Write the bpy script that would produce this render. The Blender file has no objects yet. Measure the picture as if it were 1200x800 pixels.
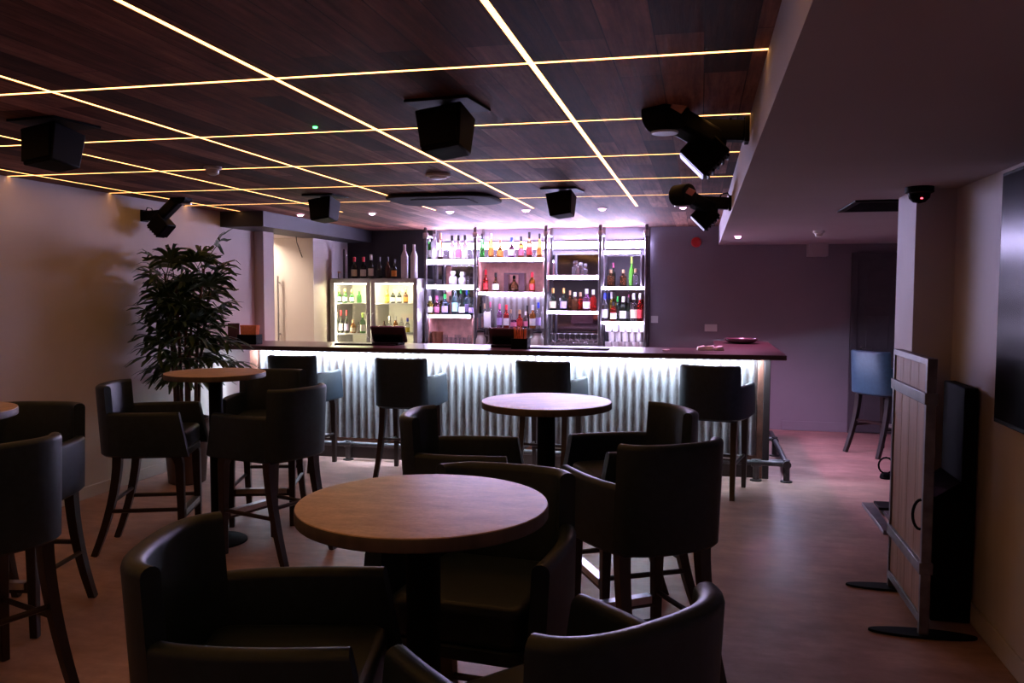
import bpy, bmesh, math, random
from mathutils import Vector, Matrix
random.seed(7)
S = bpy.context.scene
COL = S.collection
PI = math.pi

# ------------------------------------------------------------------ camera
F = 969.3
EYE = 1.62
cy = Vector((221, 58, -F)).normalized()
cx = Vector((4270, -70, F)); cx = (cx - cy * cx.dot(cy)).normalized()
cz = cx.cross(cy)
Mwc = Matrix((cx, cy, cz))                 # rows: world axes in camera coords
cam = bpy.data.cameras.new('camera'); cam.sensor_width = 36; cam.lens = 36 * F / 1200
cam.clip_start = .05; cam.clip_end = 60
camo = bpy.data.objects.new('camera', cam); COL.objects.link(camo)
camo.matrix_world = Matrix.Translation((0, 0, EYE)) @ Mwc.to_4x4()
S.camera = camo

def ray(px, py):
    return Mwc @ Vector(((px - 600) / F, -(py - 400) / F, -1))
def at_y(px, py, y):                        # point of the plane y = const
    d = ray(px, py); return Vector((0, 0, EYE)) + d * (y / d.y)
def at_z(px, py, z):
    d = ray(px, py); return Vector((0, 0, EYE)) + d * ((z - EYE) / d.z)

# ------------------------------------------------------------------ materials
MATS = {}
def new_mat(name):
    m = bpy.data.materials.new(name); m.use_nodes = True
    nt = m.node_tree; b = nt.nodes['Principled BSDF']
    MATS[name] = m
    return m, nt, b
def N(nt, t, **kw):
    n = nt.nodes.new(t)
    for k, v in kw.items(): setattr(n, k, v)
    return n
def ramp(nt, fac, stops):
    r = N(nt, 'ShaderNodeValToRGB'); e = r.color_ramp.elements
    while len(e) < len(stops): e.new(.5)
    for el, (p, c) in zip(e, stops): el.position = p; el.color = (*c, 1)
    nt.links.new(fac, r.inputs[0]); return r.outputs[0]
def coords(nt, scale=(1, 1, 1), kind='Object'):
    tc = N(nt, 'ShaderNodeTexCoord'); mp = N(nt, 'ShaderNodeMapping')
    mp.inputs['Scale'].default_value = scale
    nt.links.new(tc.outputs[kind], mp.inputs[0]); return mp.outputs[0]
def noise(nt, vec, scale, detail=4, rough=.55):
    n = N(nt, 'ShaderNodeTexNoise'); n.inputs['Scale'].default_value = scale
    n.inputs['Detail'].default_value = detail; n.inputs['Roughness'].default_value = rough
    nt.links.new(vec, n.inputs['Vector']); return n.outputs['Fac']
def bump(nt, b, h, strength=.2, dist=.01):
    n = N(nt, 'ShaderNodeBump'); n.inputs['Strength'].default_value = strength; n.inputs['Distance'].default_value = dist
    nt.links.new(h, n.inputs['Height']); nt.links.new(n.outputs[0], b.inputs['Normal'])
def mix(nt, a, b_, fac, mode='MIX'):
    n = N(nt, 'ShaderNodeMix', data_type='RGBA', blend_type=mode)
    for s, v in ((6, a), (7, b_)):
        if isinstance(v, tuple): n.inputs[s].default_value = (*v, 1)
        else: nt.links.new(v, n.inputs[s])
    if isinstance(fac, float): n.inputs[0].default_value = fac
    else: nt.links.new(fac, n.inputs[0])
    return n.outputs[2]
def simple(name, col, rough=.5, metal=0, var=.12, vs=8, spec=.5, bmp=0):
    m, nt, b = new_mat(name)
    f = noise(nt, coords(nt), vs)
    c = ramp(nt, f, [(.3, tuple(x * (1 - var) for x in col)), (.7, tuple(min(1, x * (1 + var)) for x in col))])
    nt.links.new(c, b.inputs['Base Color'])
    b.inputs['Roughness'].default_value = rough; b.inputs['Metallic'].default_value = metal
    b.inputs['Specular IOR Level'].default_value = spec
    if bmp: bump(nt, b, noise(nt, coords(nt), vs * 20), bmp, .002)
    return m
def glass(name, col, rough=.06, trans=.9):
    m, nt, b = new_mat(name)
    b.inputs['Base Color'].default_value = (*col, 1); b.inputs['Roughness'].default_value = rough
    b.inputs['Transmission Weight'].default_value = trans; b.inputs['IOR'].default_value = 1.35
    return m
def emit(name, col, strength, dots=0):
    m, nt, b = new_mat(name)
    b.inputs['Base Color'].default_value = (.8, .8, .8, 1)
    b.inputs['Emission Color'].default_value = (*col, 1); b.inputs['Emission Strength'].default_value = strength
    return m

simple('wall_right_paint', (.58, .54, .58), .6, var=.06, vs=1.5, spec=.3, bmp=.05)
simple('wall_paint', (.54, .485, .445), .75, var=.06, vs=1.5, spec=.25, bmp=.05)
simple('wall_dark', (.25, .225, .265), .6, var=.06, vs=1.5, spec=.3, bmp=.05)
simple('wall_cream', (.76, .70, .645), .7, var=.04, vs=2)
simple('soffit_paint', (.46, .41, .44), .65, var=.04, vs=1.5, spec=.3)
simple('beam_dark', (.022, .019, .023), .6, var=.2, vs=3)
simple('leather', (.0095, .019, .031), .45, var=.2, vs=30, spec=.33, bmp=.12)
simple('leather_lit', (.03, .075, .115), .45, var=.15, vs=30, spec=.45, bmp=.1)  # same leather as the other stools, painted lighter for the light on it
simple('leg_wood', (.016, .0075, .007), .38, var=.3, vs=12)
simple('black_metal', (.003, .003, .0034), .6, spec=.1, var=.2)
simple('black_plastic', (.0022, .0022, .0026), .6, spec=.09, var=.2)
simple('black_gloss', (.004, .004, .005), .22, var=.1, spec=.02)
simple('steel', (.5, .5, .52), .3, metal=1, var=.12, vs=20)
simple('fridge_steel', (.42, .42, .44), .42, metal=.7, var=.08, vs=6)
simple('dark_steel', (.17, .16, .17), .42, metal=.85, var=.3, vs=12)
simple('pipe', (.09, .085, .09), .45, metal=.8, var=.3, vs=10)
simple('copper', (.7, .3, .18), .3, metal=1, var=.1)
simple('rust_wood', (.14, .055, .035), .6, var=.4, vs=9)
simple('bar_side', (.03, .02, .02), .5, var=.3, vs=4)
simple('pot', (.06, .03, .022), .5, var=.2)
simple('cabinet_black', (.002, .002, .002), .7, spec=.1)
simple('cassette_grey', (.022, .018, .021), .85, spec=.05)
simple('soil', (.02, .014, .01), .9, var=.4, vs=40)
simple('white_plastic', (.75, .75, .75), .4, var=.03)
simple('red_plastic', (.55, .02, .02), .35, var=.1)
simple('paper', (.8, .78, .76), .8, var=.04)
simple('orange', (.85, .24, .07), .6, var=.15, vs=40)
simple('bar_purple', (.075, .04, .05), .22, var=.25, vs=6)
simple('fridge_inside', (.8, .78, .68), .5, var=.04)
simple('door_paint', (.07, .062, .075), .5, var=.1)
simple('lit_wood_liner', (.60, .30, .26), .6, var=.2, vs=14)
simple('stem', (.10, .05, .035), .8, var=.4, vs=20)
m, nt, b = new_mat('leaf')
c = ramp(nt, noise(nt, coords(nt), 6), [(.3, (.012, .035, .012)), (.7, (.035, .075, .02))])
nt.links.new(c, b.inputs['Base Color']); b.inputs['Roughness'].default_value = .45
for nm, c in dict(label_cream=(.7, .6, .42), label_white=(.8, .8, .8), label_red=(.6, .05, .06), label_orange=(.75, .3, .05), label_black=(.02, .02, .02),
                  label_pink=(.8, .25, .4), label_yellow=(.75, .6, .08), label_blue=(.08, .2, .6), label_teal=(.35, .7, .65), label_lilac=(.45, .35, .7),
                  cap_black=(.015, .015, .015), cap_red=(.6, .02, .04), cap_gold=(.65, .4, .12), cap_white=(.8, .8, .8), cap_green=(.03, .5, .08),
                  cap_blue=(.05, .08, .7), cap_cork=(.6, .38, .22), cap_lime=(.55, .8, .15), cap_pink=(.8, .15, .35)).items():
    simple(nm, c, .5, var=.08, vs=30)
glass('glass_clear', (.95, .96, .98), .04, .95)
glass('glass_frost', (.9, .92, .98), .4, .35)
glass('glass_white', (.95, .95, .95), .4, .1)
glass('glass_green', (.08, .45, .07), .06, .75)
glass('glass_lime', (.25, .85, .12), .1, .5)
glass('glass_wine', (.012, .02, .012), .08, .15)
glass('glass_amber', (.75, .28, .04), .06, .8)
glass('glass_brown', (.16, .06, .025), .07, .5)
glass('glass_red', (.65, .03, .02), .08, .7)
glass('glass_pink', (.85, .35, .5), .06, .8)
glass('glass_purple', (.5, .2, .45), .08, .7)
glass('glass_yellow', (.85, .68, .1), .06, .8)
glass('glass_blue', (.45, .68, .95), .06, .9)
glass('glass_teal', (.5, .9, .88), .06, .9)
m, nt, b = new_mat('pane')                          # thin window glass
out = nt.nodes['Material Output']; tr = N(nt, 'ShaderNodeBsdfTransparent'); gl = N(nt, 'ShaderNodeBsdfGlossy'); mx = N(nt, 'ShaderNodeMixShader')
gl.inputs['Roughness'].default_value = .05; tr.inputs[0].default_value = (.93, .95, .94, 1); mx.inputs[0].default_value = .07
nt.links.new(tr.outputs[0], mx.inputs[1]); nt.links.new(gl.outputs[0], mx.inputs[2]); nt.links.new(mx.outputs[0], out.inputs[0])
m, nt, b = new_mat('mirror'); b.inputs['Base Color'].default_value = (.62, .6, .66, 1); b.inputs['Metallic'].default_value = 1; b.inputs['Roughness'].default_value = .06
emit('led_warm', (1, .46, .135), 6.6)
emit('led_shelf', (.72, .62, 1), 75)
emit('led_band', (.63, .56, 1), 245)
emit('led_bar', (.66, .80, 1), 290)
emit('led_return', (.62, .64, 1), 170)
emit('led_fridge_soft', (1, .84, .55), 130)
emit('led_fridge', (1, .86, .55), 380)
emit('lens_pink', (1, .42, .66), 32)
emit('led_red', (1, .05, .08), 6)
emit('led_green', (.1, 1, .2), 5)
emit('lamp_corridor', (1, .80, .64), 190)
emit('lens_pink_dome', (1, .28, .62), 22)
emit('lens_lilac', (.6, .58, 1), .9)

# planked ceiling: boards along y
m, nt, b = new_mat('ceiling_boards')
tc = N(nt, 'ShaderNodeTexCoord'); mp = N(nt, 'ShaderNodeMapping'); mp.inputs['Rotation'].default_value = (0, 0, PI / 2)
nt.links.new(tc.outputs['Object'], mp.inputs[0])
br = N(nt, 'ShaderNodeTexBrick'); br.inputs['Scale'].default_value = 1; br.inputs['Brick Width'].default_value = 1.3; br.inputs['Row Height'].default_value = .15
br.inputs['Mortar Size'].default_value = .002; br.inputs['Color1'].default_value = (.1, .1, .1, 1); br.inputs['Color2'].default_value = (.9, .9, .9, 1)
br.inputs['Mortar'].default_value = (0, 0, 0, 1); br.offset = .37; br.inputs['Bias'].default_value = 0
nt.links.new(mp.outputs[0], br.inputs['Vector'])
g = noise(nt, coords(nt, (38, 2.2, 1)), 1, 6, .65)
g2 = noise(nt, coords(nt, (6, .8, 1)), 1.4, 4)
tone = ramp(nt, br.outputs['Color'], [(0, (.045, .016, .011)), (.3, (.14, .052, .035)), (.6, (.28, .115, .078)), (.85, (.43, .20, .14)), (1, (.66, .36, .26))])
gr = ramp(nt, g, [(.32, (.3, .27, .27)), (.5, (.8, .78, .78)), (.66, (1.25, 1.22, 1.22))])
g2c = ramp(nt, noise(nt, coords(nt, (5, 1.6, 1)), 2.2, 8, .75), [(.32, (.4, .37, .37)), (.68, (1.15, 1.15, 1.15))])
c = mix(nt, mix(nt, tone, gr, .8, 'MULTIPLY'), g2c, .8, 'MULTIPLY')
nt.links.new(c, b.inputs['Base Color']); b.inputs['Roughness'].default_value = .75; b.inputs['Specular IOR Level'].default_value = .2; bump(nt, b, g, .4, .005)

# floor: worn vinyl planks, boards along x
m, nt, b = new_mat('floor_planks')
br = N(nt, 'ShaderNodeTexBrick'); br.inputs['Scale'].default_value = 1; br.inputs['Brick Width'].default_value = 1.2; br.inputs['Row Height'].default_value = .18
br.inputs['Mortar Size'].default_value = .0015; br.inputs['Color1'].default_value = (.3, .3, .3, 1); br.inputs['Color2'].default_value = (.7, .7, .7, 1); br.inputs['Mortar'].default_value = (.2, .2, .2, 1)
nt.links.new(coords(nt), br.inputs['Vector'])
g = noise(nt, coords(nt, (2.2, 6, 1)), 1.8, 8, .7); g2 = noise(nt, coords(nt), 2.6, 7, .65)
tone = ramp(nt, br.outputs['Color'], [(0, (.25, .145, .12)), (.2, (.47, .29, .245)), (.8, (.53, .335, .285))])
c = mix(nt, tone, ramp(nt, g, [(.3, (.62, .58, .56)), (.65, (1, 1, 1))]), .8, 'MULTIPLY')
c = mix(nt, c, ramp(nt, g2, [(.33, (.5, .46, .45)), (.68, (1.1, 1.1, 1.1))]), .85, 'MULTIPLY')
nt.links.new(c, b.inputs['Base Color']); nt.links.new(ramp(nt, g2, [(.3, (.34,) * 3), (.7, (.5,) * 3)]), b.inputs['Roughness']); bump(nt, b, g, .08, .003)

# corrugated galvanised sheet with rust streaks; shade of the valleys painted in the same brown
m, nt, b = new_mat('corrugated_metal')
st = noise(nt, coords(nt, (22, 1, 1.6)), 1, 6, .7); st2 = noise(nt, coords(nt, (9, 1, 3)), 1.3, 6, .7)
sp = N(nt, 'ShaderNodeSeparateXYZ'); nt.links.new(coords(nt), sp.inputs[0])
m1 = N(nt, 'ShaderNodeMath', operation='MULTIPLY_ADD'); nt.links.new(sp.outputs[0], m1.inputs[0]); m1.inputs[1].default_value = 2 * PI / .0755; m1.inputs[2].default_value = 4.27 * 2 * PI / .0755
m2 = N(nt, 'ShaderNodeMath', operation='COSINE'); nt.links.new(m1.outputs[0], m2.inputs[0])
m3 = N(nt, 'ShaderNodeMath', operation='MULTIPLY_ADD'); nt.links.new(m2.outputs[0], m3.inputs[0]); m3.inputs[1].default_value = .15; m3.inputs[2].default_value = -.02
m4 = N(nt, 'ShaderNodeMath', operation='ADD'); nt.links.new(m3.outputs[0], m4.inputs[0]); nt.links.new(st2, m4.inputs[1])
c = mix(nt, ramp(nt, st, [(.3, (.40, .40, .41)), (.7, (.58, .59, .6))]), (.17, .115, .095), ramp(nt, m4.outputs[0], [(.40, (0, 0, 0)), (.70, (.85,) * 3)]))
nt.links.new(c, b.inputs['Base Color']); b.inputs['Metallic'].default_value = .7; b.inputs['Roughness'].default_value = .34

def wood(name, dark, light, axis='z', scale=26, rough=.5):
    m, nt, b = new_mat(name)
    sc = {'x': (1.5, scale, scale), 'y': (scale, 1.5, scale), 'z': (scale, scale, 1.5)}[axis]
    g = noise(nt, coords(nt, sc), 1, 6, .6); g2 = noise(nt, coords(nt, tuple(s * .22 for s in sc)), 1, 3)
    c = mix(nt, ramp(nt, g, [(.3, dark), (.7, light)]), ramp(nt, g2, [(.3, (.7, .66, .64)), (.7, (1, 1, 1))]), .8, 'MULTIPLY')
    nt.links.new(c, b.inputs['Base Color']); b.inputs['Roughness'].default_value = rough; bump(nt, b, g, .12, .002)
m, nt, b = new_mat('table_wood')
g = noise(nt, coords(nt, (1, 2.2, 1)), 9, 8, .7); g2 = noise(nt, coords(nt), 90, 3)
c = mix(nt, ramp(nt, g, [(.32, (.40, .245, .145)), (.66, (.70, .47, .30))]), ramp(nt, g2, [(.3, (.85, .84, .83)), (.7, (1, 1, 1))]), 1.0, 'MULTIPLY')
nt.links.new(c, b.inputs['Base Color']); nt.links.new(ramp(nt, g, [(.3, (.36,) * 3), (.7, (.46,) * 3)]), b.inputs['Roughness']); bump(nt, b, g2, .06, .001)
wood('table_edge', (.045, .032, .026), (.10, .07, .055), 'z', 20, .5)
wood('screen_wood', (.26, .14, .09), (.46, .28, .19), 'z', 30)
wood('counter_wood', (.055, .03, .035), (.12, .065, .07), 'x', 20, .28)

# ------------------------------------------------------------------ mesh builder
class MB:
    def __init__(s): s.v = []; s.f = []
    def add(s, vs, fs):
        o = len(s.v); s.v += [Vector(p) for p in vs]; s.f += [tuple(i + o for i in f) for f in fs]; return s
    def box(s, x0, x1, y0, y1, z0, z1, mat=None):
        p = [Vector((x, y, z)) for x in (x0, x1) for y in (y0, y1) for z in (z0, z1)]
        if mat: p = [mat @ q for q in p]
        return s.add(p, [(0, 1, 3, 2), (4, 6, 7, 5), (0, 4, 5, 1), (2, 3, 7, 6), (0, 2, 6, 4), (1, 5, 7, 3)])
    def ngon(s, pts, z0, z1, sc=1.0):        # extruded polygon
        n = len(pts); c = sum((Vector((x, y)) for x, y in pts), Vector((0, 0))) / n
        top = [(c.x + (x - c.x) * sc, c.y + (y - c.y) * sc, z1) for x, y in pts]
        return s.add([(x, y, z0) for x, y in pts] + top, [tuple(range(n))[::-1], tuple(range(n, 2 * n))] + [(i, (i + 1) % n, n + (i + 1) % n, n + i) for i in range(n)])
    def tube(s, pts, rad, n=10, cap=True, sx=1.0):
        pts = [Vector(p) for p in pts]; rad = rad if isinstance(rad, (list, tuple)) else [rad] * len(pts)
        vs = []; fs = []; ref = None
        for i, p in enumerate(pts):
            d = (pts[min(i + 1, len(pts) - 1)] - pts[max(i - 1, 0)]).normalized()
            if ref is None: ref = Vector((1, 0, 0)) if abs(d.x) < .8 else Vector((0, 1, 0))
            u = (ref - d * ref.dot(d)).normalized(); w = d.cross(u); ref = u
            for k in range(n):
                a = 2 * PI * (k + .5) / n; vs.append(p + (u * math.cos(a) * sx + w * math.sin(a)) * rad[i])
        for i in range(len(pts) - 1):
            for k in range(n):
                k2 = (k + 1) % n; fs.append((i * n + k, i * n + k2, (i + 1) * n + k2, (i + 1) * n + k))
        if cap: fs += [tuple(range(n))[::-1], tuple(range((len(pts) - 1) * n, len(pts) * n))]
        return s.add(vs, fs)
    def lathe(s, prof, n=16, c=(0, 0, 0), sx=1, sy=1):
        vs = []; fs = []; m = len(prof)
        for r, z in prof:
            for k in range(n):
                a = 2 * PI * k / n; vs.append((c[0] + r * sx * math.cos(a), c[1] + r * sy * math.sin(a), c[2] + z))
        for i in range(m - 1):
            for k in range(n):
                k2 = (k + 1) % n; fs.append((i * n + k, i * n + k2, (i + 1) * n + k2, (i + 1) * n + k))
        fs.append(tuple(range(n))[::-1]); fs.append(tuple(range((m - 1) * n, m * n)))
        return s.add(vs, fs)
    def sweep(s, path, sec, warp=None):      # path: (x, y) points; sec: closed (offset, z) outline
        n = len(sec); m = len(path); vs = []; fs = []
        for i, (x, y) in enumerate(path):
            a = Vector(path[max(i - 1, 0)]); b_ = Vector(path[min(i + 1, m - 1)]); d = (b_ - a).normalized(); nr = Vector((d.y, -d.x))
            for o, z in sec:
                p = Vector((x + nr.x * o, y + nr.y * o, z))
                vs.append(warp(p, i / (m - 1)) if warp else p)
        for i in range(m - 1):
            for k in range(n):
                k2 = (k + 1) % n; fs.append((i * n + k, i * n + k2, (i + 1) * n + k2, (i + 1) * n + k))
        fs += [tuple(range(n))[::-1], tuple(range((m - 1) * n, m * n))]
        return s.add(vs, fs)
    def build(s, name, mat, parent=None, bevel=0, smooth=True, sub=0, seg=2, loc=None):
        me = bpy.data.meshes.new(name); me.from_pydata([tuple(p) for p in s.v], [], s.f)
        bm = bmesh.new(); bm.from_mesh(me)
        bmesh.ops.recalc_face_normals(bm, faces=bm.faces); bm.to_mesh(me); bm.free()
        if smooth:
            for p in me.polygons: p.use_smooth = True
            me.set_sharp_from_angle(angle=math.radians(38))
        me.materials.append(MATS[mat])
        o = bpy.data.objects.new(name, me); COL.objects.link(o)
        if parent: o.parent = parent
        if loc is not None: o.location = loc
        if bevel:
            md = o.modifiers.new('bevel', 'BEVEL'); md.width = bevel; md.segments = seg; md.limit_method = 'ANGLE'; md.angle_limit = math.radians(40)
        if sub:
            md = o.modifiers.new('sub', 'SUBSURF'); md.levels = sub; md.render_levels = sub
        return o
def tag(o, label, cat, group=None, kind=None):
    o['label'] = label; o['category'] = cat
    if group: o['group'] = group
    if kind: o['kind'] = kind
    return o
def thing(name, label, cat, loc=(0, 0, 0), rz=0, group=None):
    o = bpy.data.objects.new(name, None); COL.objects.link(o); o.empty_display_size = .1
    o.location = loc; o.rotation_euler = (0, 0, rz)
    return tag(o, label, cat, group)
def structure(o, label=None):
    o['kind'] = 'structure'
    if label: o['label'] = label
    return o
def copy_tree(o, parent=None):
    c = o.copy(); COL.objects.link(c)
    if parent: c.parent = parent
    for ch in list(o.children): copy_tree(ch, c)
    return c
def bx(x0, x1, y0, y1, z0, z1): return MB().box(x0, x1, y0, y1, z0, z1)
def rrect(w, d, r, n=5):
    pts = []
    for sx, sy, a0 in ((1, 1, 0), (-1, 1, 90), (-1, -1, 180), (1, -1, 270)):
        for k in range(n + 1):
            a = math.radians(a0 + 90 * k / n); pts.append((sx * (w / 2 - r) + r * math.cos(a), sy * (d / 2 - r) + r * math.sin(a)))
    return pts

# ------------------------------------------------------------------ room
XL, XR, YB, ZC, ZS = -4.65, 1.33, 10.15, 2.40, 2.175
YN = -1.8
structure(bx(-6.6, 3.2, YN - .1, YB + .1, -.1, 0).build('floor', 'floor_planks'))
structure(bx(XL - .12, XL, YN, 8.03, 0, ZC + .1).build('wall_left', 'wall_paint'))
mb = bx(XL - .5, XL, 8.03, 8.25, 0, ZC + .1); mb.box(XL, -4.54, 8.03, 8.25, 0, 2.25); mb.box(XL - .5, XL, 8.25, 9.15, 2.25, ZC + .1)
structure(mb.build('wall_left_pilaster', 'wall_paint'))
mb = bx(-6.0, -4.52, 9.15, YB, 0, 2.25)
structure(mb.build('wall_left_reveal', 'wall_cream'))
structure(bx(-6.1, -6.0, 7.4, YB, 0, ZC).build('wall_corridor', 'wall_cream'))
structure(bx(-6.0, XL - .5, 7.4, 7.5, 0, ZC).build('wall_corridor_near', 'wall_cream'))
structure(bx(-6.1, XL - .12, 7.4, 9.15, ZC, ZC + .1).build('ceiling_corridor', 'wall_cream'))
structure(bx(-6.0, 3.2, YB, YB + .1, 0, ZC + .1).build('wall_back', 'wall_dark'))
structure(bx(-4.52, -3.35, YB - .008, YB, 0, ZC).build('wall_back_panel', 'beam_dark'))
structure(bx(XL - .12, XR + .2, YN - .1, YN, 0, ZC + .1).build('wall_near', 'wall_dark'))
structure(bx(XR, XR + .12, YN, 4.88, 0, ZC).build('wall_right', 'wall_right_paint'))
structure(bx(1.13, 2.4, 4.88, 5.30, 0, ZS).build('wall_right_column', 'wall_right_paint'))
structure(bx(3.1, 3.2, 5.3, YB, 0, ZC).build('wall_right_far', 'wall_dark'))
structure(bx(2.3, 3.2, 5.2, 5.3, 0, ZC).build('wall_right_return', 'wall_dark'))
structure(bx(.20, 3.2, YN, YB, ZS, ZC + .1).build('ceiling_soffit', 'soffit_paint'))
structure(bx(XL, -4.18, 7.40, YB, 2.25, ZC).build('trim_beam', 'beam_dark'))
structure(bx(XL, XL + .014, YN, 8.03, 0, .095).build('baseboard_left', 'wall_paint', bevel=.004))
structure(bx(XR - .014, XR, YN, 4.44, 0, .10).build('baseboard_right', 'wall_right_paint', bevel=.004))
structure(bx(.95, 1.70, YB - .014, YB, 0, .11).build('baseboard_back', 'wall_dark', bevel=.004))

# ceiling: boarded panels with recessed LED channels between them
GX = [-.58, -1.545, -2.51, -3.475, -4.44]
GY = [-1.17, -.17, .83, 1.83, 2.83, 3.82, 4.83, 5.83, 6.83]
Y_END = 7.70
gp = .0115
xs = [XL] + sorted(GX) + [.20]; ys = [YN] + GY + [Y_END]
mb = MB()
for i in range(len(xs) - 1):
    for j in range(len(ys) - 1):
        x0 = xs[i] + (gp if i else 0); x1 = xs[i + 1] - (gp if i < len(xs) - 2 else 0)
        y0 = ys[j] + (gp if j else 0); y1 = ys[j + 1] - (gp if j < len(ys) - 2 else 0)
        mb.box(x0, x1, y0, y1, ZC, ZC + .03)
mb.box(XL, .20, Y_END, YB, ZC, ZC + .03); mb.box(XL, .20, YN, YB, ZC + .03, ZC + .1)
structure(mb.build('ceiling', 'ceiling_boards', smooth=False))
words = ['first', 'second', 'third', 'fourth', 'fifth', 'sixth', 'seventh', 'eighth', 'ninth', 'tenth', 'eleventh', 'twelfth', 'thirteenth', 'fourteenth', 'fifteenth', 'sixteenth']
for k, x in enumerate(GX):
    o = bx(x - gp, x + gp, YN, Y_END, ZC + .002, ZC + .0295).build('led_strip', 'led_warm')
    tag(o, 'warm LED strip running lengthwise towards the bar, %s from the plain soffit' % words[k], 'LED strip', 'lengthwise ceiling LED strips')
vis = [y for y in GY if y > 2]
for y in GY:
    o = bx(XL, .20, y - gp, y + gp, ZC + .0012, ZC + .0292).build('led_strip', 'led_warm')
    k = GY.index(y) - 4
    lab = 'warm LED strip crossing the ceiling, %s across in front of the bar' % words[len(GY) - 1 - GY.index(y)]
    tag(o, lab, 'LED strip', 'crosswise ceiling LED strips')

# door in back wall
d = structure(bpy.data.objects.new('door_1', None)); COL.objects.link(d); d.location = (1.75, YB - .045, 0); d['label'] = 'dark panelled door in the back wall behind the blue stool'
mb = bx(0, .76, 0, .04, .01, 2.0)
for x0, x1 in ((.10, .34), (.42, .66)):
    for z0, z1 in ((.15, .75), (.88, 1.35), (1.45, 1.88)): mb.box(x0, x1, -.008, .0, z0, z1)
mb.build('door_panel', 'door_paint', d, bevel=.006)
mb = bx(-.07, 0, -.02, .04, 0, 2.03); mb.box(.76, .83, -.02, .04, 0, 2.03); mb.box(-.07, .83, -.02, .04, 2.0, 2.07); mb.build('door_frame', 'door_paint', d, bevel=.004)
MB().tube([(.06, 0, .98), (.06, -.05, .98), (.16, -.055, .98)], .01).build('door_handle', 'dark_steel', d)

# ------------------------------------------------------------------ stools
def bez(p0, p1, p2, p3, n):
    return [tuple((1 - t) ** 3 * a + 3 * (1 - t) ** 2 * t * b_ + 3 * (1 - t) * t * t * c + t ** 3 * d_ for a, b_, c, d_ in zip(p0, p1, p2, p3)) for t in [i / n for i in range(n + 1)]]
def round_sec(t, z0, z1, n=6, rb=.012):
    h = t / 2; pts = [(-h, z0 + rb), (-h + rb, z0), (h - rb, z0), (h, z0 + rb)]
    for k in range(n + 1):
        a = PI * k / n; pts.append((h * math.cos(a), z1 - h * .8 + h * .8 * math.sin(a)))
    return pts
def make_stool(leather='leather'):
    r = thing('bar_stool', 'x', 'bar stool')
    half = bez((-.218, -.180), (-.186, -.248), (-.12, -.266), (0, -.266), 12)
    path = half + [(-x, y) for x, y in half[-2::-1]]
    def lean(p, s):
        k = max(0, p.z - .60); p.y -= .06 * k; return p
    MB().sweep(path, round_sec(.052, .612, 1.045), lean).build('backrest', leather, r)
    for sx in (-1, 1):
        pth = [(sx * x, y) for x, y in bez((.2175, -.181), (.254, -.108), (.262, .04), (.250, .215), 12)]
        def rake(p, s):
            p.y += .055 * s * (1 - (p.z - .6) / .28) - .06 * (p.z - .6) * (1 - s) ** 2; return p
        sec = round_sec(.052, .612, .885)
        MB().sweep(pth, sec, rake).build('armrest', leather, r)
    mb = MB().ngon(rrect(.41, .45, .05), .635, .755); mb.build('seat', leather, r, bevel=.025, seg=4).location = (0, .01, 0)
    MB().ngon(rrect(.40, .44, .03), .595, .638).build('seat_frame', leather, r, bevel=.006).location = (0, .015, 0)
    for sx in (-1, 1):
        MB().tube([(sx * .205, .205, 0), (sx * .205, .205, .30), (sx * .205, .20, .56), (sx * .20, .18, .62)], [.025, .030, .036, .045], n=4).build('leg', 'leg_wood', r, bevel=.004)
        pts = [(sx * (.185 + .02 * t * t), -.165 - .145 * t ** 1.7, .62 - .62 * t) for t in [i / 8 for i in range(9)]]
        MB().tube(pts, [.036 - .011 * i / 8 for i in range(9)], n=4).build('leg', 'leg_wood', r)
        MB().tube([(sx * .203, -.21, .275), (sx * .205, .205, .275)], .013, n=6).build('stretcher', 'leg_wood', r)
    MB().tube([(-.2, -.20, .33), (.2, -.20, .33)], .013, n=6).build('stretcher', 'leg_wood', r)
    bx(-.195, .195, .185, .222, .215, .262).build('foot_bar', 'leg_wood', r, bevel=.003)
    bx(-.17, .17, .180, .2265, .2325, .2665).build('kick_plate', 'steel', r, bevel=.002)
    return r
proto = make_stool()
used = [False]
def stool(x, y, fx, fy, label, group, src=None):
    if src is None:
        if not used[0]: o = proto; used[0] = True
        else: o = copy_tree(proto)
    else: o = src
    o.location = (x, y, 0); o.rotation_euler = (0, 0, math.atan2(-fx, fy))
    tag(o, label, 'bar stool', group); return o
GS = 'dark leather stools around the high tables'
stool(-.962, 1.745, .972, .233, 'dark leather armchair stool left of the nearest round table, curved back towards us', GS)
stool(-.28, 1.635, -.75, .66, 'dark leather armchair stool right of the nearest round table, only its upper half in view', GS)
stool(-.637, 2.385, -.09, -1, 'dark leather stool facing us beyond the nearest round table, tucked under its top', GS)
stool(-.225, 3.42, -.57, .82, 'dark leather stool with its tall plain back to us, between the nearest and middle tables', GS)
stool(-.335, 4.09, -.88, -.48, 'dark leather stool on the right side of the middle round table, inside of backrest showing', GS)
stool(-1.077, 3.79, .994, .11, 'dark leather stool on the left side of the middle round table, facing right', GS)
stool(-3.36, 4.57, .938, .346, 'dark leather stool against the left wall side, all four legs in view, facing right', GS)
stool(-2.58, 4.63, -.95, .30, 'dark leather stool with its back to us at the round table by the palm', GS)
stool(-2.98, 5.29, .30, -.95, 'dark leather stool facing us beyond the round table by the palm', GS)
stool(-3.25, 3.35, .2, -.98, 'dark leather stool beyond the cut-off table at the left edge, facing us', GS)
stool(-2.82, 2.70, -.95, .3, 'dark leather stool nearest us at the left edge, its back turned to us', GS)
GB = 'stools along the bar counter'
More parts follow.
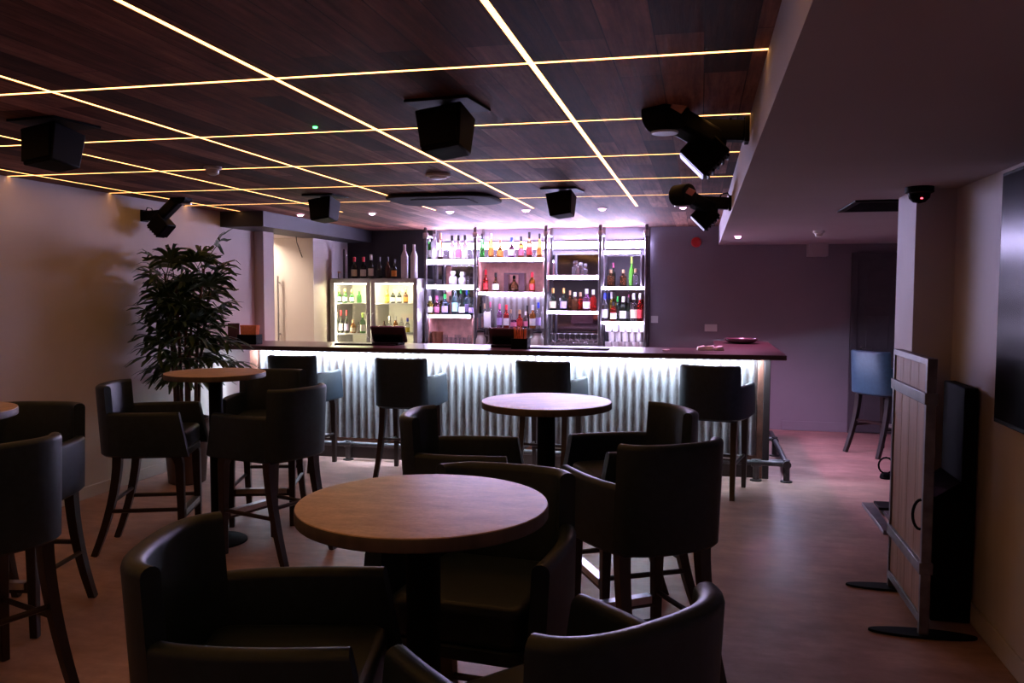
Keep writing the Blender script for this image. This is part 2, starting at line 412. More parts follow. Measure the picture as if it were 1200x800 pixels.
for k, (x, y, fx, lab) in enumerate(((-3.57, 7.0, .0, 'dark stool facing the bar, first from the palm, partly hidden behind two other stools'), (-2.52, 6.96, 0, 'dark stool facing the bar below the first till, blue sheen on its arm'),
                              (-1.25, 6.98, .12, 'dark stool facing the bar behind the middle round table'), (.13, 6.90, .22, 'dark stool facing the bar at the end nearest the purple back wall'))):
    stool(x, y, fx, 1, lab, GB)
blue = make_stool('leather_lit')
stool(1.83, 8.90, .8, .6, 'blue leather stool standing apart by the dark panelled door', None, blue)

# ------------------------------------------------------------------ tables
def make_table():
    r = thing('poseur_table', 'x', 'table')
    MB().lathe([(.308, 1.066), (.311, 1.069), (.311, 1.094), (.309, 1.0975)], 64).build('table_edge', 'table_edge', r)
    MB().lathe([(.3095, 1.0972), (.3085, 1.0995), (.300, 1.1)], 64).build('table_top', 'table_wood', r)
    MB().tube([(0, 0, .02), (0, 0, 1.05)], .043, n=20).build('pole', 'black_metal', r)
    MB().lathe([(.14, 1.05), (.14, 1.066)], 24).build('top_plate', 'black_metal', r)
    MB().lathe([(.18, 0), (.18, .010), (.165, .020), (.09, .032), (.055, .05), (.043, .06)], 40).build('base', 'black_metal', r)
    return r
tab = make_table()
TL = [(-.663, 1.925, 'round wood-topped high table nearest to us, black pole base'), (-.71, 3.87, 'round wood-topped high table in the middle of the room, in front of the bar'),
      (-3.02, 4.72, 'round wood-topped high table beside the potted palm'), (-3.22, 2.91, 'round high table cut off by the left edge of the photo')]
for i, (x, y, lab) in enumerate(TL):
    t = tab if i == 0 else copy_tree(tab); t.location = (x, y, 0); t.rotation_euler = (0, 0, .4 * i)
    tag(t, lab, 'table', 'round high tables')

# ------------------------------------------------------------------ bar
bar = thing('bar_counter', 'long bar front clad in rusty corrugated metal sheet between wooden posts', 'bar', (0, 0, 0))
X0, X1, YF = -4.36, .60, 7.45
mb = MB(); n = 65 * 8; vs = []; xa, xb = X0 + .09, X1 - .11
for i in range(n + 1):
    x = xa + (xb - xa) * i / n; w = YF - .02 + .019 * math.cos(2 * PI * (x - xa) / .0755)
    vs += [(x, w, .20), (x, w, 1.055), (x, w + .006, .20), (x, w + .006, 1.055)]
fs = []
for i in range(n):
    a = i * 4; b_ = a + 4; fs += [(a, b_, b_ + 1, a + 1), (a + 3, b_ + 3, b_ + 2, a + 2), (a + 1, b_ + 1, b_ + 3, a + 3), (a, a + 2, b_ + 2, b_)]
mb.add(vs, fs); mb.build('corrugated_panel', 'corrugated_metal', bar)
bx(X0, X0 + .085, YF - .035, YF + .03, 0, 1.058).build('corner_post', 'rust_wood', bar, bevel=.004)
bx(X1 - .105, X1 - .055, YF - .03, YF + .03, 0, 1.058).build('corner_strip', 'rust_wood', bar, bevel=.004)
bx(X1 - .0545, X1, YF - .035, YF + .03, 0, 1.058).build('corner_post', 'bar_side', bar, bevel=.004)
bx(X0 + .085, X1 - .105, YF - .03, YF + .01, .145, .20).build('kick_board', 'rust_wood', bar, bevel=.003)
bx(X0 + .085, X1 - .105, YF - .012, YF + .01, 0.0, .144).build('kick_board', 'bar_side', bar, bevel=.003)
bx(X0, X1 - .02, YF + .01, YF + .05, 0, 1.055).build('carcass', 'bar_side', bar)
bx(X1 - .06, X1, YF + .03, 9.05, 0, 1.058).build('side_panel', 'bar_side', bar, bevel=.003)
top = thing('bar_worktop', 'dark polished wooden bar counter top turning a corner at the right', 'counter')
bx(-4.64, .70, 7.10, 7.86, 1.059, 1.10).build('counter', 'counter_wood', top, bevel=.005)
bx(.14, .70, 7.8605, 9.10, 1.059, 1.10).build('counter_return', 'counter_wood', top, bevel=.005)
led = thing('counter_light', 'bright cool white LED strip fixed under the bar counter front', 'LED strip')
bx(X0 + .03, X1 - .09, 7.295, 7.32, 1.040, 1.0585).build('led_channel', 'steel', led)
bx(X0 + .03, X1 - .09, 7.3205, 7.345, 1.044, 1.0585).build('diffuser', 'led_bar', led)

bx(.612, .634, 7.50, 9.06, 1.044, 1.0585).build('diffuser', 'led_return', led)
rail = thing('foot_rail', 'dark pipe foot rail along the foot of the bar, turning the corner', 'foot rail')
yr, zr, xr = 7.335, .155, .74
MB().tube([(X0 + .05, yr, zr), (xr, yr, zr)], .024, n=14).build('pipe', 'pipe', rail)
MB().tube([(xr, yr, zr), (xr, 8.95, zr)], .024, n=14).build('pipe', 'pipe', rail)
for x in (-4.15, -3.28, -1.95, -.72, .49):
    MB().tube([(x, yr, .006), (x, yr, zr + .03)], .027, n=12).build('post', 'pipe', rail)
    MB().lathe([(.05, 0), (.05, .01), (.03, .014)], 16, (x, yr, 0)).build('flange', 'pipe', rail)
    MB().tube([(x - .04, yr, zr), (x + .04, yr, zr)], .034, n=12).build('fitting', 'pipe', rail)
for y in (yr, 8.5):
    MB().tube([(xr, y, .006), (xr, y, zr + .035)], .027, n=12).build('post', 'pipe', rail)
    MB().lathe([(.05, 0), (.05, .01), (.03, .014)], 16, (xr, y, 0)).build('flange', 'pipe', rail)
    MB().tube([(xr, y - .05, zr), (xr, y + .05, zr)], .034, n=12).build('fitting', 'pipe', rail)
    MB().tube([(X1, y + .08, zr), (xr, y + .08, zr)], .02, n=12).build('bracket', 'pipe', rail)

# ------------------------------------------------------------------ bar top items
TZ = 1.10
def till(px, w, y, label):
    p = at_y(px, 404, y); t = thing('till_screen', label, 'till', (p.x, y, TZ), 0, 'tills on the bar counter')
    mb = MB().ngon(rrect(w * .8, .20, .03), 0, .025); mb.build('base', 'black_plastic', t, bevel=.005)
    rot = Matrix.Translation((0, .02, .105)) @ Matrix.Rotation(math.radians(28), 4, 'X')
    MB().box(-w / 2, w / 2, -.018, .012, -.085, .085, rot).build('screen', 'bar_purple', t, bevel=.006)
    MB().box(-w * .42, w * .42, -.05, -.0185, -.075, .01, rot).build('rear_housing', 'black_plastic', t, bevel=.008)
    MB().tube([(0, .03, .02), (0, .02, .09)], .03, n=12).build('stand', 'black_plastic', t)
till(455, .35, 7.56, 'black till screen with its back to us, in front of the bottle fridge')
till(594, .34, 7.53, 'black till screen with its back to us, in front of the middle shelves')
def caddy(px, y, w, label, lab2, straws):
    p = at_y(px, 404, y); c = thing('bar_caddy', label, 'caddy', (p.x, y, TZ), 0, 'black caddies on the bar counter')
    mb = bx(-w / 2, w / 2, -.06, -.052, 0, .095); mb.box(-w / 2, w / 2, .052, .06, 0, .095); mb.box(-w / 2, -w / 2 + .008, -.052, .052, 0, .095); mb.box(w / 2 - .008, w / 2, -.052, .052, 0, .095); mb.box(-w / 2, w / 2, -.06, .06, 0, .006)
    mb.build('box', 'black_plastic', c, bevel=.002)
    bx(-.003, .003, -.052, .052, .006, .09).build('divider', 'black_plastic', c)
    if straws:
        for i in range(26):
            a = random.uniform(-.25, .3); x = random.uniform(-w / 2 + .02, w / 2 - .03); yy = random.uniform(-.035, .03); h = random.uniform(.17, .2)
            o = MB().tube([(0, 0, 0), (math.sin(a) * h * .4, 0, h)], .0032, n=6).build('drinking_straw', 'orange'); o.location = (p.x + x, y + yy, TZ + .007)
            tag(o, 'orange drinking straw in the black caddy beside the second till', 'straw', 'orange straws in the caddy')
    else:
        for i in range(5):
            o = MB().add([(x * (1 + .25 * (z > .1)), -.03 + i * .014 + dy, z) for z in (.008, .185) for x in (-w * .36, w * .36) for dy in (0, .009)],
                         [(0, 1, 3, 2), (4, 6, 7, 5), (0, 4, 5, 1), (2, 3, 7, 6), (0, 2, 6, 4), (1, 5, 7, 3)]).build('napkin_stack', 'orange', bevel=.002)
            o.location = (p.x, y, TZ); tag(o, 'orange folded napkins standing in the caddy at the palm end', 'napkins', 'orange napkins in the palm-end caddy')
caddy(293, 7.30, .20, 'black napkin caddy at the palm end of the bar counter', '', False)
caddy(610, 7.34, .15, 'black straw caddy on the counter in front of the second till', '', True)
p = at_y(272, 404, 7.3); o = MB().box(-.055, .055, -.006, .006, 0, .2, Matrix.Rotation(math.radians(-12), 4, 'X')).build('menu_board', 'bar_purple', bevel=.003); o.location = (p.x - .005, 7.34, TZ + .003)
o.rotation_euler = (0, 0, .5); tag(o, 'dark menu board leaning beside the napkin caddy behind the palm leaves', 'menu')
for px, y, w, lab in ((412, 7.5, .62, 'thin dark bar mat on the counter at the corridor end'), (672, 7.42, .72, 'thin dark bar mat on the counter in front of the glass stacks')):
    p = at_z(px, 405.5, TZ + .01); o = MB().ngon(rrect(w, .16, .01), 0, .012).build('bar_mat', 'black_plastic', bevel=.002); o.location = (p.x, y, TZ); tag(o, lab, 'bar mat', 'bar mats')
o = MB().lathe([(.09, 0), (.135, .014), (.165, .035), (.17, .05), (.163, .05), (.155, .036), (.12, .016), (.0, .012)][:8], 32).build('serving_bowl', 'bar_purple'); o.location = (.41, 8.70, TZ)
tag(o, 'wide dark shallow bowl standing on the corner return of the counter', 'bowl')
for k, (dx, dy, rz) in enumerate(((0, 0, .2), (.075, .01, -.3), (.15, 0, .5))):
    o = MB().add([(-.04, -.035, 0), (.04, -.035, 0), (.04, .035, 0), (-.04, .035, 0), (-.03, -.03, .03 + .012 * (k == 1)), (.033, -.02, .04), (.025, .03, .045), (-.035, .02, .03)],
                 [(0, 3, 2, 1), (4, 5, 6, 7), (0, 1, 5, 4), (1, 2, 6, 5), (2, 3, 7, 6), (3, 0, 4, 7)]).build('paper_napkin', 'paper', bevel=.006)
    o.location = (.015 + dx, 7.58 + dy, TZ); o.rotation_euler = (0, 0, rz)
    tag(o, 'crumpled white paper napkin on the counter, %s of three beside the bowl' % ('first', 'middle', 'last')[k], 'napkin', 'crumpled napkins on the counter')
o = MB().lathe([(.03, 0), (.034, .006), (.03, .012)], 16).build('coaster', 'paper'); o.location = (-.29, 7.42, TZ); tag(o, 'small pale coaster lying alone near the bar corner', 'coaster')

# ------------------------------------------------------------------ back counter, shelves
YS = 9.72                                     # shelf fronts
ZW = .92
bc = thing('back_counter', 'dark low back counter under the bottle shelves', 'counter')
bx(-3.30, -.58, 9.45, YB - .002, .88, ZW).build('worktop', 'counter_wood', bc, bevel=.004)
for k in range(4): bx(-3.29 + k * .677, -3.29 + k * .677 + .67, 9.50, YB - .002, .05, .879).build('door', 'bar_side', bc, bevel=.004)
bx(-3.28, -.6, 9.56, YB - .002, 0, .049).build('plinth', 'bar_side', bc)
unit = thing('shelf_unit', 'tall pipe-framed bottle shelving with glowing shelf edges behind the bar', 'shelving')
PX = [499, 557, 639.5, 703, 757]
XP = [at_y(px, 340, YS).x for px in PX]
for k, x in enumerate(XP):
    for y in (YS + .0, YB - .05):
        MB().tube([(x, y, ZW), (x, y, ZC - .003)], .021, n=12).build('post', 'dark_steel', unit)
    MB().tube([(x, YS - .02, 2.30), (x, YB - .03, 2.30)], .018, n=12).build('cross_tube', 'dark_steel', unit)
    MB().lathe([(.032, -.035), (.036, -.02), (.036, .02), (.032, .035)], 16, (x, YS, 2.30)).build('pipe_clamp', 'steel', unit)
SH = {}
def shelf(key, l, r, t, b_, lit=True):
    pl, pr = at_y(l, t, YS), at_y(r, t, YS); zt = pl.z; zb = at_y(l, b_, YS).z
    s = bx(pl.x, pr.x, YS + .012, YB - .075, zb, zt).build('shelf', 'counter_wood' if lit else 'glass_clear', unit)
    if lit:
        bx(pl.x, pr.x, YS - .012, YS + .0118, zb, zt - .004).build('led_edge', 'led_shelf', s)
        if key in ('a2', 'b2', 'c2', 'd2'): bx(pl.x + .03, pr.x - .03, YB - .10, YB - .088, zb - .008, zb - .0005).build('led_strip', 'led_shelf', s)
    SH[key] = zt
shelf('a1', 500.5, 555, 304, 309.5); shelf('a2', 500.5, 555, 333.5, 338); shelf('a3', 503, 551, 368.5, 372)
shelf('b1', 562, 636, 302, 306); shelf('b2', 561, 637, 342, 345.2); shelf('b3', 559.5, 637, 384, 385.3, False)
shelf('c1', 642, 700.5, 322.3, 327.2); shelf('c2', 642, 700.5, 364, 367.4)
shelf('d0', 708, 750, 294, 297.6); shelf('d1', 705.5, 754, 335.6, 339.2); shelf('d2', 705.5, 754, 376.3, 379.5)
def back(l, r, t, b_, mat, name='back_panel', y=YB - .07):
    a, c = at_y(l, t, YS), at_y(r, b_, YS); bx(a.x, c.x, y, y + .012, c.z, a.z).build(name, mat, unit)
back(501, 555.5, 310.5, 333, 'mirror', 'mirror_panel'); back(501, 555.5, 339, 368, 'mirror', 'mirror_panel'); back(501, 553, 373, 409, 'lit_wood_liner')
back(513, 519, 310.5, 368, 'lit_wood_liner', 'wood_strip', YB - .085)
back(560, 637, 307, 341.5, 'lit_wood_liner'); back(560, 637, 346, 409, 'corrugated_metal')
back(642, 701, 297, 322, 'mirror', 'mirror_panel'); back(642, 701, 328, 363.5, 'bar_side'); back(642, 701, 368, 409, 'mirror', 'mirror_panel')
back(706, 754, 299, 335, 'wall_dark'); back(706, 754, 340, 376, 'mirror', 'mirror_panel'); back(706, 754, 380, 409, 'mirror', 'mirror_panel')
def box_liner(l, r, t, b_, mat):
    a, c = at_y(l, t, YS), at_y(r, b_, YS); y0, y1 = YS + .02, YB - .076
    for q in (a.x, c.x - .018): bx(q, q + .018, y0, y1, c.z + .002, a.z - .002).build('box_side', mat, unit, bevel=.002)
box_liner(559.7, 637.3, 306.5, 341.8, 'lit_wood_liner'); box_liner(501, 554, 372.5, 409, 'lit_wood_liner'); box_liner(706, 752, 298, 335.5, 'wall_dark')
band = thing('shelf_light', 'long bright white LED bar on the wall above the bottle shelves', 'LED bar')
za = at_y(600, 291, YB - .06).z; zb = at_y(600, 284.5, YB - .06).z
bx(XP[0] + .02, XP[4] - .02, YB - .03, YB - .001, za - .01, zb + .01).build('housing', 'white_plastic', band)
bx(XP[0] + .03, XP[4] - .03, YB - .045, YB - .0305, za, zb).build('diffuser', 'led_band', band)

# ------------------------------------------------------------------ bottles
PROF = {
 'wine':   [(.36, 0), (.5, .02), (.5, .56), (.42, .66), (.19, .74), (.17, .97), (.19, .975), (.19, 1)],
 'spirit': [(.42, 0), (.5, .02), (.5, .60), (.46, .67), (.22, .76), (.19, .98), (.19, 1)],
 'round':  [(.38, 0), (.5, .08), (.52, .32), (.44, .52), (.20, .66), (.16, .96), (.18, 1)],
 'squat':  [(.40, 0), (.5, .05), (.52, .45), (.44, .60), (.24, .68), (.24, .72), (.34, .80), (.34, .92), (.26, 1)],
 'tall':   [(.42, 0), (.48, .015), (.48, .66), (.36, .74), (.20, .82), (.18, .99), (.18, 1)],
 'jar':    [(.44, 0), (.5, .03), (.5, .92), (.46, 1)],
}
def bottle(px, sh, hpx, wpx, shape, g, cap, lab, where, nth, y=None, floor_z=None, n=14, noun='bottle', capn=None, labn=None):
    y = y or YS + .13
    z = SH[sh] if floor_z is None else floor_z
    x = at_y(px, 350, y).x; k = y / F * .99
    h = hpx * k; w = wpx * k
    body = h * .90 if cap else h
    pr = PROF[shape]
    look = {'glass_clear': 'clear glass', 'glass_frost': 'frosted', 'glass_white': 'white', 'glass_green': 'green glass', 'glass_lime': 'lime green', 'glass_wine': 'dark wine', 'glass_amber': 'amber', 'glass_brown': 'dark brown',
            'glass_red': 'red', 'glass_pink': 'pink', 'glass_purple': 'purple', 'glass_yellow': 'yellow', 'glass_blue': 'pale blue', 'glass_teal': 'aqua'}[g]
    t = look + ' ' + noun
    if cap: t += ' with ' + cap[4:] + ' cap'
    elif lab: t += ' with ' + lab[6:] + ' label'
    o = MB().lathe([(r * w, zz * body) for r, zz in pr], n).build(noun.replace(' ', '_'), g, loc=(x, y, z))
    tag(o, '%s, %s from left %s' % (t, words[nth], where), noun, noun + 's ' + where)
    if cap:
        r = pr[-1][0] * w + .0025
        MB().lathe([(r, body * .86), (r, h * .995), (r * .8, h)], n).build('cap', cap, o)
    if lab:
        z0, z1 = (.12, .46) if shape != 'jar' else (.2, .7)
        rr = max(np for np, _ in pr[1:4]) * w + .0012
        vs = []; m = 9
        for i in range(m):
            a = math.radians(-90 - 75 + 150 * i / (m - 1))
            for r2, zz in ((rr, z0 * body), (rr, z1 * body), (rr - .001, z1 * body), (rr - .001, z0 * body)): vs.append((r2 * math.cos(a), r2 * math.sin(a), zz))
        fs = []
        for i in range(m - 1):
            a = i * 4
            for q in range(4): fs.append((a + q, a + (q + 1) % 4, a + 4 + (q + 1) % 4, a + 4 + q))
        MB().add(vs, fs).build('label', lab, o)
    return o
def row(where, sh, items, **kw):
    for i, it in enumerate(sorted(items, key=lambda q: q[0])):
        px, h, w, s, g, cap, lab = it[:7]
        bottle(px, sh, h, w, s, 'glass_' + g, cap and 'cap_' + cap, lab and 'label_' + lab, where, i, y=(YS + .13 + (it[7] if len(it) > 7 else 0)) if 'y' not in kw else kw['y'] + (it[7] if len(it) > 7 else 0), **{k: v for k, v in kw.items() if k != 'y'})
row('on the left bay top shelf', 'a1', [(503.5, 29, 5.5, 'wine', 'green', 'white', 'white'), (509, 32, 8, 'spirit', 'frost', None, 'white', -.02), (516.5, 33, 6.5, 'spirit', 'brown', 'cork', 'white'),
    (530, 30, 7.6, 'spirit', 'white', 'black', 'white'), (537.5, 30, 7.6, 'spirit', 'white', 'black', 'pink'), (545, 30, 7.6, 'spirit', 'white', 'black', 'white')])
row('on the left bay second shelf', 'a2', [(531, 17, 10, 'squat', 'frost', None, None), (541.5, 16, 9, 'squat', 'frost', 'white', None), (548, 11, 5, 'jar', 'clear', None, None)])
row('on the left bay third shelf', 'a3', [(504, 22, 8.5, 'spirit', 'yellow', 'white', 'white'), (512, 23, 6.5, 'spirit', 'pink', 'pink', 'pink'), (521.5, 25, 8, 'spirit', 'blue', 'green', 'lilac'),
    (527.5, 23, 6, 'spirit', 'clear', 'black', None, .06), (533.5, 32, 8.4, 'spirit', 'teal', None, 'teal'), (540, 33, 6.5, 'spirit', 'clear', 'green', 'white', .07), (541.5, 21, 7.6, 'round', 'wine', None, 'white', -.03), (547, 31, 5, 'tall', 'blue', 'blue', 'lilac', .05), (552, 21, 6, 'wine', 'wine', 'black', 'lilac', -.02)])
row('on top of the display box', 'b1', [(565, 30, 6, 'wine', 'green', 'black', None), (575.3, 30, 7, 'spirit', 'amber', 'white', 'orange'), (586, 22, 8, 'round', 'amber', 'cork', 'orange'),
    (599.5, 25, 9, 'round', 'purple', 'blue', 'white'), (610.5, 26, 7, 'spirit', 'amber', 'black', 'pink'), (620, 31, 7.6, 'wine', 'brown', 'black', 'red'), (632, 29, 6.5, 'spirit', 'amber', 'black', 'orange')])
for i, px in enumerate((570.5, 580.5, 592.5, 605.5, 615.5, 625.5)):
    bottle(px, 'b1', 9, 3.6, 'jar', 'glass_clear', None, None, 'on top of the display box', i, y=YS + .1, noun='shot glass')
for i, px in enumerate((523, 551)):
    bottle(px, 'a1', 12, 6, 'jar', 'glass_clear', None, None, 'on the left bay top shelf', i, y=YS + .1, noun='tumbler')
row('inside the wooden display box', 'b2', [(569.3, 27, 6.4, 'wine', 'red', 'red', 'red'), (581, 23.5, 8.5, 'round', 'brown', 'black', 'white'), (623.5, 24, 7.5, 'spirit', 'amber', 'red', 'red')])
dbx = at_y(603.5, 341, YS + .13)
fr = thing('bottle_case', 'open dark presentation case around a decanter in the wooden display box', 'case', (dbx.x, YS + .13, SH['b2']))
wc, hc = .255, .232
bx(-wc / 2, -wc / 2 + .05, -.05, .06, 0, hc).build('case_side', 'bar_purple', fr, bevel=.003); bx(wc / 2 - .075, wc / 2, -.05, .06, 0, hc).build('case_side', 'bar_purple', fr, bevel=.003)
bx(-wc / 2 + .05, wc / 2 - .075, -.05, .06, hc - .02, hc).build('case_top', 'bar_purple', fr, bevel=.002); bx(-wc / 2 + .05, wc / 2 - .075, -.05, .06, 0, .006).build('case_base', 'bar_purple', fr)
o = MB().lathe([(.035, 0), (.058, .02), (.06, .05), (.045, .09), (.02, .12), (.015, .15), (.018, .155)], 16, sy=.6).build('decanter', 'glass_brown', loc=(dbx.x - .012, YS + .13, SH['b2'] + .007))
MB().lathe([(.016, .155), (.020, .175), (.012, .195)], 12).build('stopper', 'black_gloss', o); tag(o, 'rounded dark decanter inside the open presentation case', 'decanter')
row('on the low glass shelf', 'b3', [(563.5, 17, 7, 'jar', 'clear', None, None), (571, 19, 9, 'jar', 'white', None, None), (568, 29, 5.5, 'spirit', 'clear', 'cork', None, .09), (574.5, 31, 5, 'tall', 'clear', 'pink', None, .09),
    (585.5, 29, 6.6, 'spirit', 'purple', 'pink', 'lilac'), (593.4, 28, 7, 'spirit', 'red', 'red', 'white'), (598.5, 22, 6, 'spirit', 'clear', 'cork', None, .08), (602, 10, 8, 'jar', 'purple', None, 'pink', -.03), (609, 22, 8, 'round', 'red', 'cork', 'red'),
    (616, 20, 6, 'spirit', 'clear', 'white', 'pink'), (618, 27, 5, 'spirit', 'brown', 'black', None, .08), (624.5, 28, 8, 'spirit', 'amber', 'white', 'white'), (631, 31, 7, 'tall', 'clear', 'blue', 'lilac'), (636, 26, 4.5, 'tall', 'frost', None, None, .05)])
row('before the third bay mirror', 'c1', [(674, 17, 8, 'squat', 'clear', None, None), (680.3, 15, 6.6, 'squat', 'clear', 'white', None, .03)])
row('on the third bay lower shelf', 'c2', [(648, 27, 8, 'wine', 'wine', 'gold', 'cream'), (656.5, 15, 4.5, 'spirit', 'clear', 'white', None, .04), (660.5, 27, 7.5, 'wine', 'wine', 'gold', 'lilac'), (668, 24, 5.5, 'spirit', 'brown', 'cork', None, .05), (673.7, 22, 8, 'spirit', 'brown', 'white', None), (680.2, 22, 7, 'spirit', 'red', 'cork', None, .03),
    (687.5, 26, 9, 'spirit', 'purple', 'white', 'white'), (695.2, 25, 8, 'spirit', 'red', 'white', None)])
row('on the fourth bay upper shelf', 'd1', [(715.3, 20, 9, 'spirit', 'brown', 'cork', None), (718.4, 28, 5.5, 'wine', 'wine', 'pink', None, .07), (730, 20, 8, 'spirit', 'brown', 'cork', None), (739.7, 35, 6.6, 'wine', 'lime', 'lime', None), (744.3, 21, 8, 'spirit', 'clear', 'cork', None, -.03)])
row('on the fourth bay lower shelf', 'd2', [(709, 33, 7, 'spirit', 'clear', 'blue', 'white'), (716.5, 34, 6, 'spirit', 'yellow', 'white', None, .08), (719, 23, 7.5, 'spirit', 'red', 'black', 'white', -.02), (723.7, 29, 5, 'spirit', 'teal', 'green', None, .06),
    (730.4, 29, 8.6, 'spirit', 'wine', 'white', 'white'), (736.3, 28, 6, 'spirit', 'wine', 'black', 'black'), (737, 31, 4.5, 'wine', 'brown', 'pink', None, .08), (742.7, 33, 8.4, 'spirit', 'clear', 'white', 'cream'), (750, 33, 6.5, 'spirit', 'red', 'white', 'red')])
# glasses on the back counter
def glassware(px, y, z, prof, name, mat, label, group):
    x = at_y(px, 400, y).x
    o = MB().lathe(prof, 14).build(name, mat, loc=(x, y, z)); return tag(o, label, name.replace('_', ' '), group)
TUM = [(.028, 0), (.036, .004), (.042, .11), (.039, .11), (.033, .012), (.0, .010)]
WG = [(.037, 0), (.042, .03), (.041, .075), (.022, .112), (.005, .12), (.0045, .19), (.034, .198), (.034, .202)]
for i in range(9):
    glassware(648 + i * 6.5, 9.80, ZW, WG, 'wine_glass', 'glass_clear', 'upside-down wine glass on the back counter, %s from the left of its row' % words[i], 'upturned wine glasses')
k = 0
for zrow in range(3):
    for i in range(6 - zrow % 2):
        px = 713 + i * 8 + 4 * (zrow % 2)
        glassware(px, 9.80 + .02 * (zrow % 2), ZW + zrow * .113, TUM, 'tumbler', 'glass_white', 'stacked tumbler in the fourth bay, %s in the %s layer from below' % (words[i], words[zrow]), 'tumblers stacked in the fourth bay')
for i in range(7):
    glassware(521 + i * 5.2, 9.78 + .05 * (i % 2), ZW, [(r, z * (1.2 if i % 3 else 1.5)) for r, z in TUM], 'highball_glass', 'glass_clear', 'clear highball glass under the left bay, %s from the left' % words[i], 'highball glasses under the left bay')
for i, (px, mt, lab) in enumerate(((502, 'steel', 'steel cocktail shaker on the back counter beside the copper cups'), (510, 'copper', 'copper cup under the left bay next to the shaker'), (515, 'copper', 'copper cup under the left bay next to the highball glasses'))):
    x = at_y(px, 400, 9.78).x
    o = MB().lathe([(.026, 0), (.04, .01), (.044, .16), (.03, .2), (.018, .225), (.016, .25)] if mt == 'steel' else [(.03, 0), (.044, .01), (.046, .2), (.043, .2), (.038, .02), (0, .016)], 16).build('cocktail_shaker' if mt == 'steel' else 'copper_cup', mt, loc=(x, 9.78, ZW)); tag(o, lab, 'shaker' if mt == 'steel' else 'cup')
for px, w, lab in ((562, .085, 'white ceramic jug beside the second till, left of it'), (630, .085, 'white ceramic jug beside the straw caddy, right of it')):
    x = at_y(px, 400, 9.78).x
    o = thing('jug', lab, 'jug', (x, 9.78, ZW), 0, 'white jugs')
    MB().lathe([(w * .8, 0), (w, .02), (w * .95, .12), (w * .6, .17), (w * .65, .2), (w * .58, .2), (w * .5, .17)], 20).build('body', 'white_plastic', o)
    MB().tube([(w * .55, 0, .17), (w * 1.3, 0, .16), (w * 1.35, 0, .09), (w * .95, 0, .05)], .009, n=8).build('handle', 'white_plastic', o)
    MB().lathe([(w * .7, .2), (w * .7, .215), (w * .2, .235)], 20).build('lid', 'cap_black', o)

# ------------------------------------------------------------------ bottle fridge
YFR = 9.55
fx0 = at_y(388, 330, YFR).x; fx1 = at_y(490, 330, YFR).x; fz = at_y(440, 326, YFR).z
fx0 = max(fx0, -4.515)
fr = thing('bottle_fridge', 'tall silver double-door bottle fridge with lit shelves behind the bar', 'fridge', (0, 0, 0))
t = .035
mb = bx(fx0, fx0 + t, YFR, YB - .01, .06, fz); mb.box(fx1 - t, fx1, YFR, YB - .01, .06, fz); mb.box(fx0 + t, fx1 - t, YB - .03, YB - .01, .06, fz); mb.box(fx0 + t, fx1 - t, YFR, YB - .03, .06, .1)
mb.box(fx0 + t, fx1 - t, YFR, YB - .03, fz - .045, fz); mb.build('cabinet', 'fridge_steel', fr, bevel=.003)
xm = (fx0 + fx1) / 2 - .035
mb = bx(fx0 + t + .001, fx1 - t - .001, YB - .036, YB - .031, .1, fz - .046); mb.box(xm - .01, xm + .01, YFR + .02, YB - .037, .1, fz - .046); mb.build('inner_liner', 'fridge_inside', fr)
for x in (fx0 + .05, fx1 - .05): MB().lathe([(.025, 0), (.025, .06)], 12, (x, 9.7, 0)).build('foot', 'black_plastic', fr)
ztop = fz - .05; FS = []
for k, py in enumerate((355, 391)):
    z = at_y(440, py, YFR + .05).z; FS.append(z)
    for a, c in ((fx0 + t + .003, xm - .012), (xm + .012, fx1 - t - .003)):
        bx(a, c, YFR + .04, YB - .05, z - .012, z).build('shelf', 'white_plastic', fr)
FS.append(.62)
for a, c in ((fx0 + t + .003, xm - .012), (xm + .012, fx1 - t - .003)):
    bx(a, c, YFR + .06, YB - .05, FS[2] - .012, FS[2]).build('shelf', 'white_plastic', fr)
    bx(a + .02, c - .02, YFR + .05, YFR + .08, ztop - .02, ztop + .003).build('lamp', 'led_fridge_soft', fr)
    bx(a + .001, a + .013, YFR + .012, YFR + .03, FS[2] + .02, ztop - .03).build('side_lamp', 'led_fridge_soft', fr)
    d = bpy.data.objects.new('door', None); COL.objects.link(d); d.parent = fr
for i, (a, c) in enumerate(((fx0, xm - .003), (xm + .003, fx1))):
    d = [o for o in fr.children if o.name.startswith('door')][i]
    w = .055
    mb = bx(a, a + w, YFR - .035, YFR - .002, .1, fz - .012); mb.box(c - w, c, YFR - .035, YFR - .002, .1, fz - .012); mb.box(a + w, c - w, YFR - .035, YFR - .002, fz - .06, fz - .012); mb.box(a + w, c - w, YFR - .035, YFR - .002, .1, .16)
    mb.build('door_frame', 'fridge_steel', d, bevel=.003)
    bx(a + w - .004, c - w + .004, YFR - .02, YFR - .012, .158, fz - .058).build('door_glass', 'pane', d)
    hx = a + .028 if i else c - .028
    MB().tube([(hx, YFR - .035, 1.05), (hx, YFR - .07, 1.06), (hx, YFR - .07, 1.34), (hx, YFR - .035, 1.35)], .008, n=8).build('handle', 'steel', d)
def frow(where, z, items, dy=.14):
    for i, (px, h, w, s, g, cap, lab) in enumerate(items):
        bottle(px, None, h, w, s, 'glass_' + g, cap and 'cap_' + cap, lab and 'label_' + lab, where, i, y=YFR + dy, floor_z=z)
frow('top shelf behind left fridge door', FS[0], [(397.5, 18, 6, 'wine', 'green', 'gold', 'white'), (404.5, 18, 6, 'wine', 'green', 'gold', 'white'), (412.5, 17, 6, 'wine', 'green', 'gold', 'white'), (421, 15, 6, 'wine', 'green', None, None)])
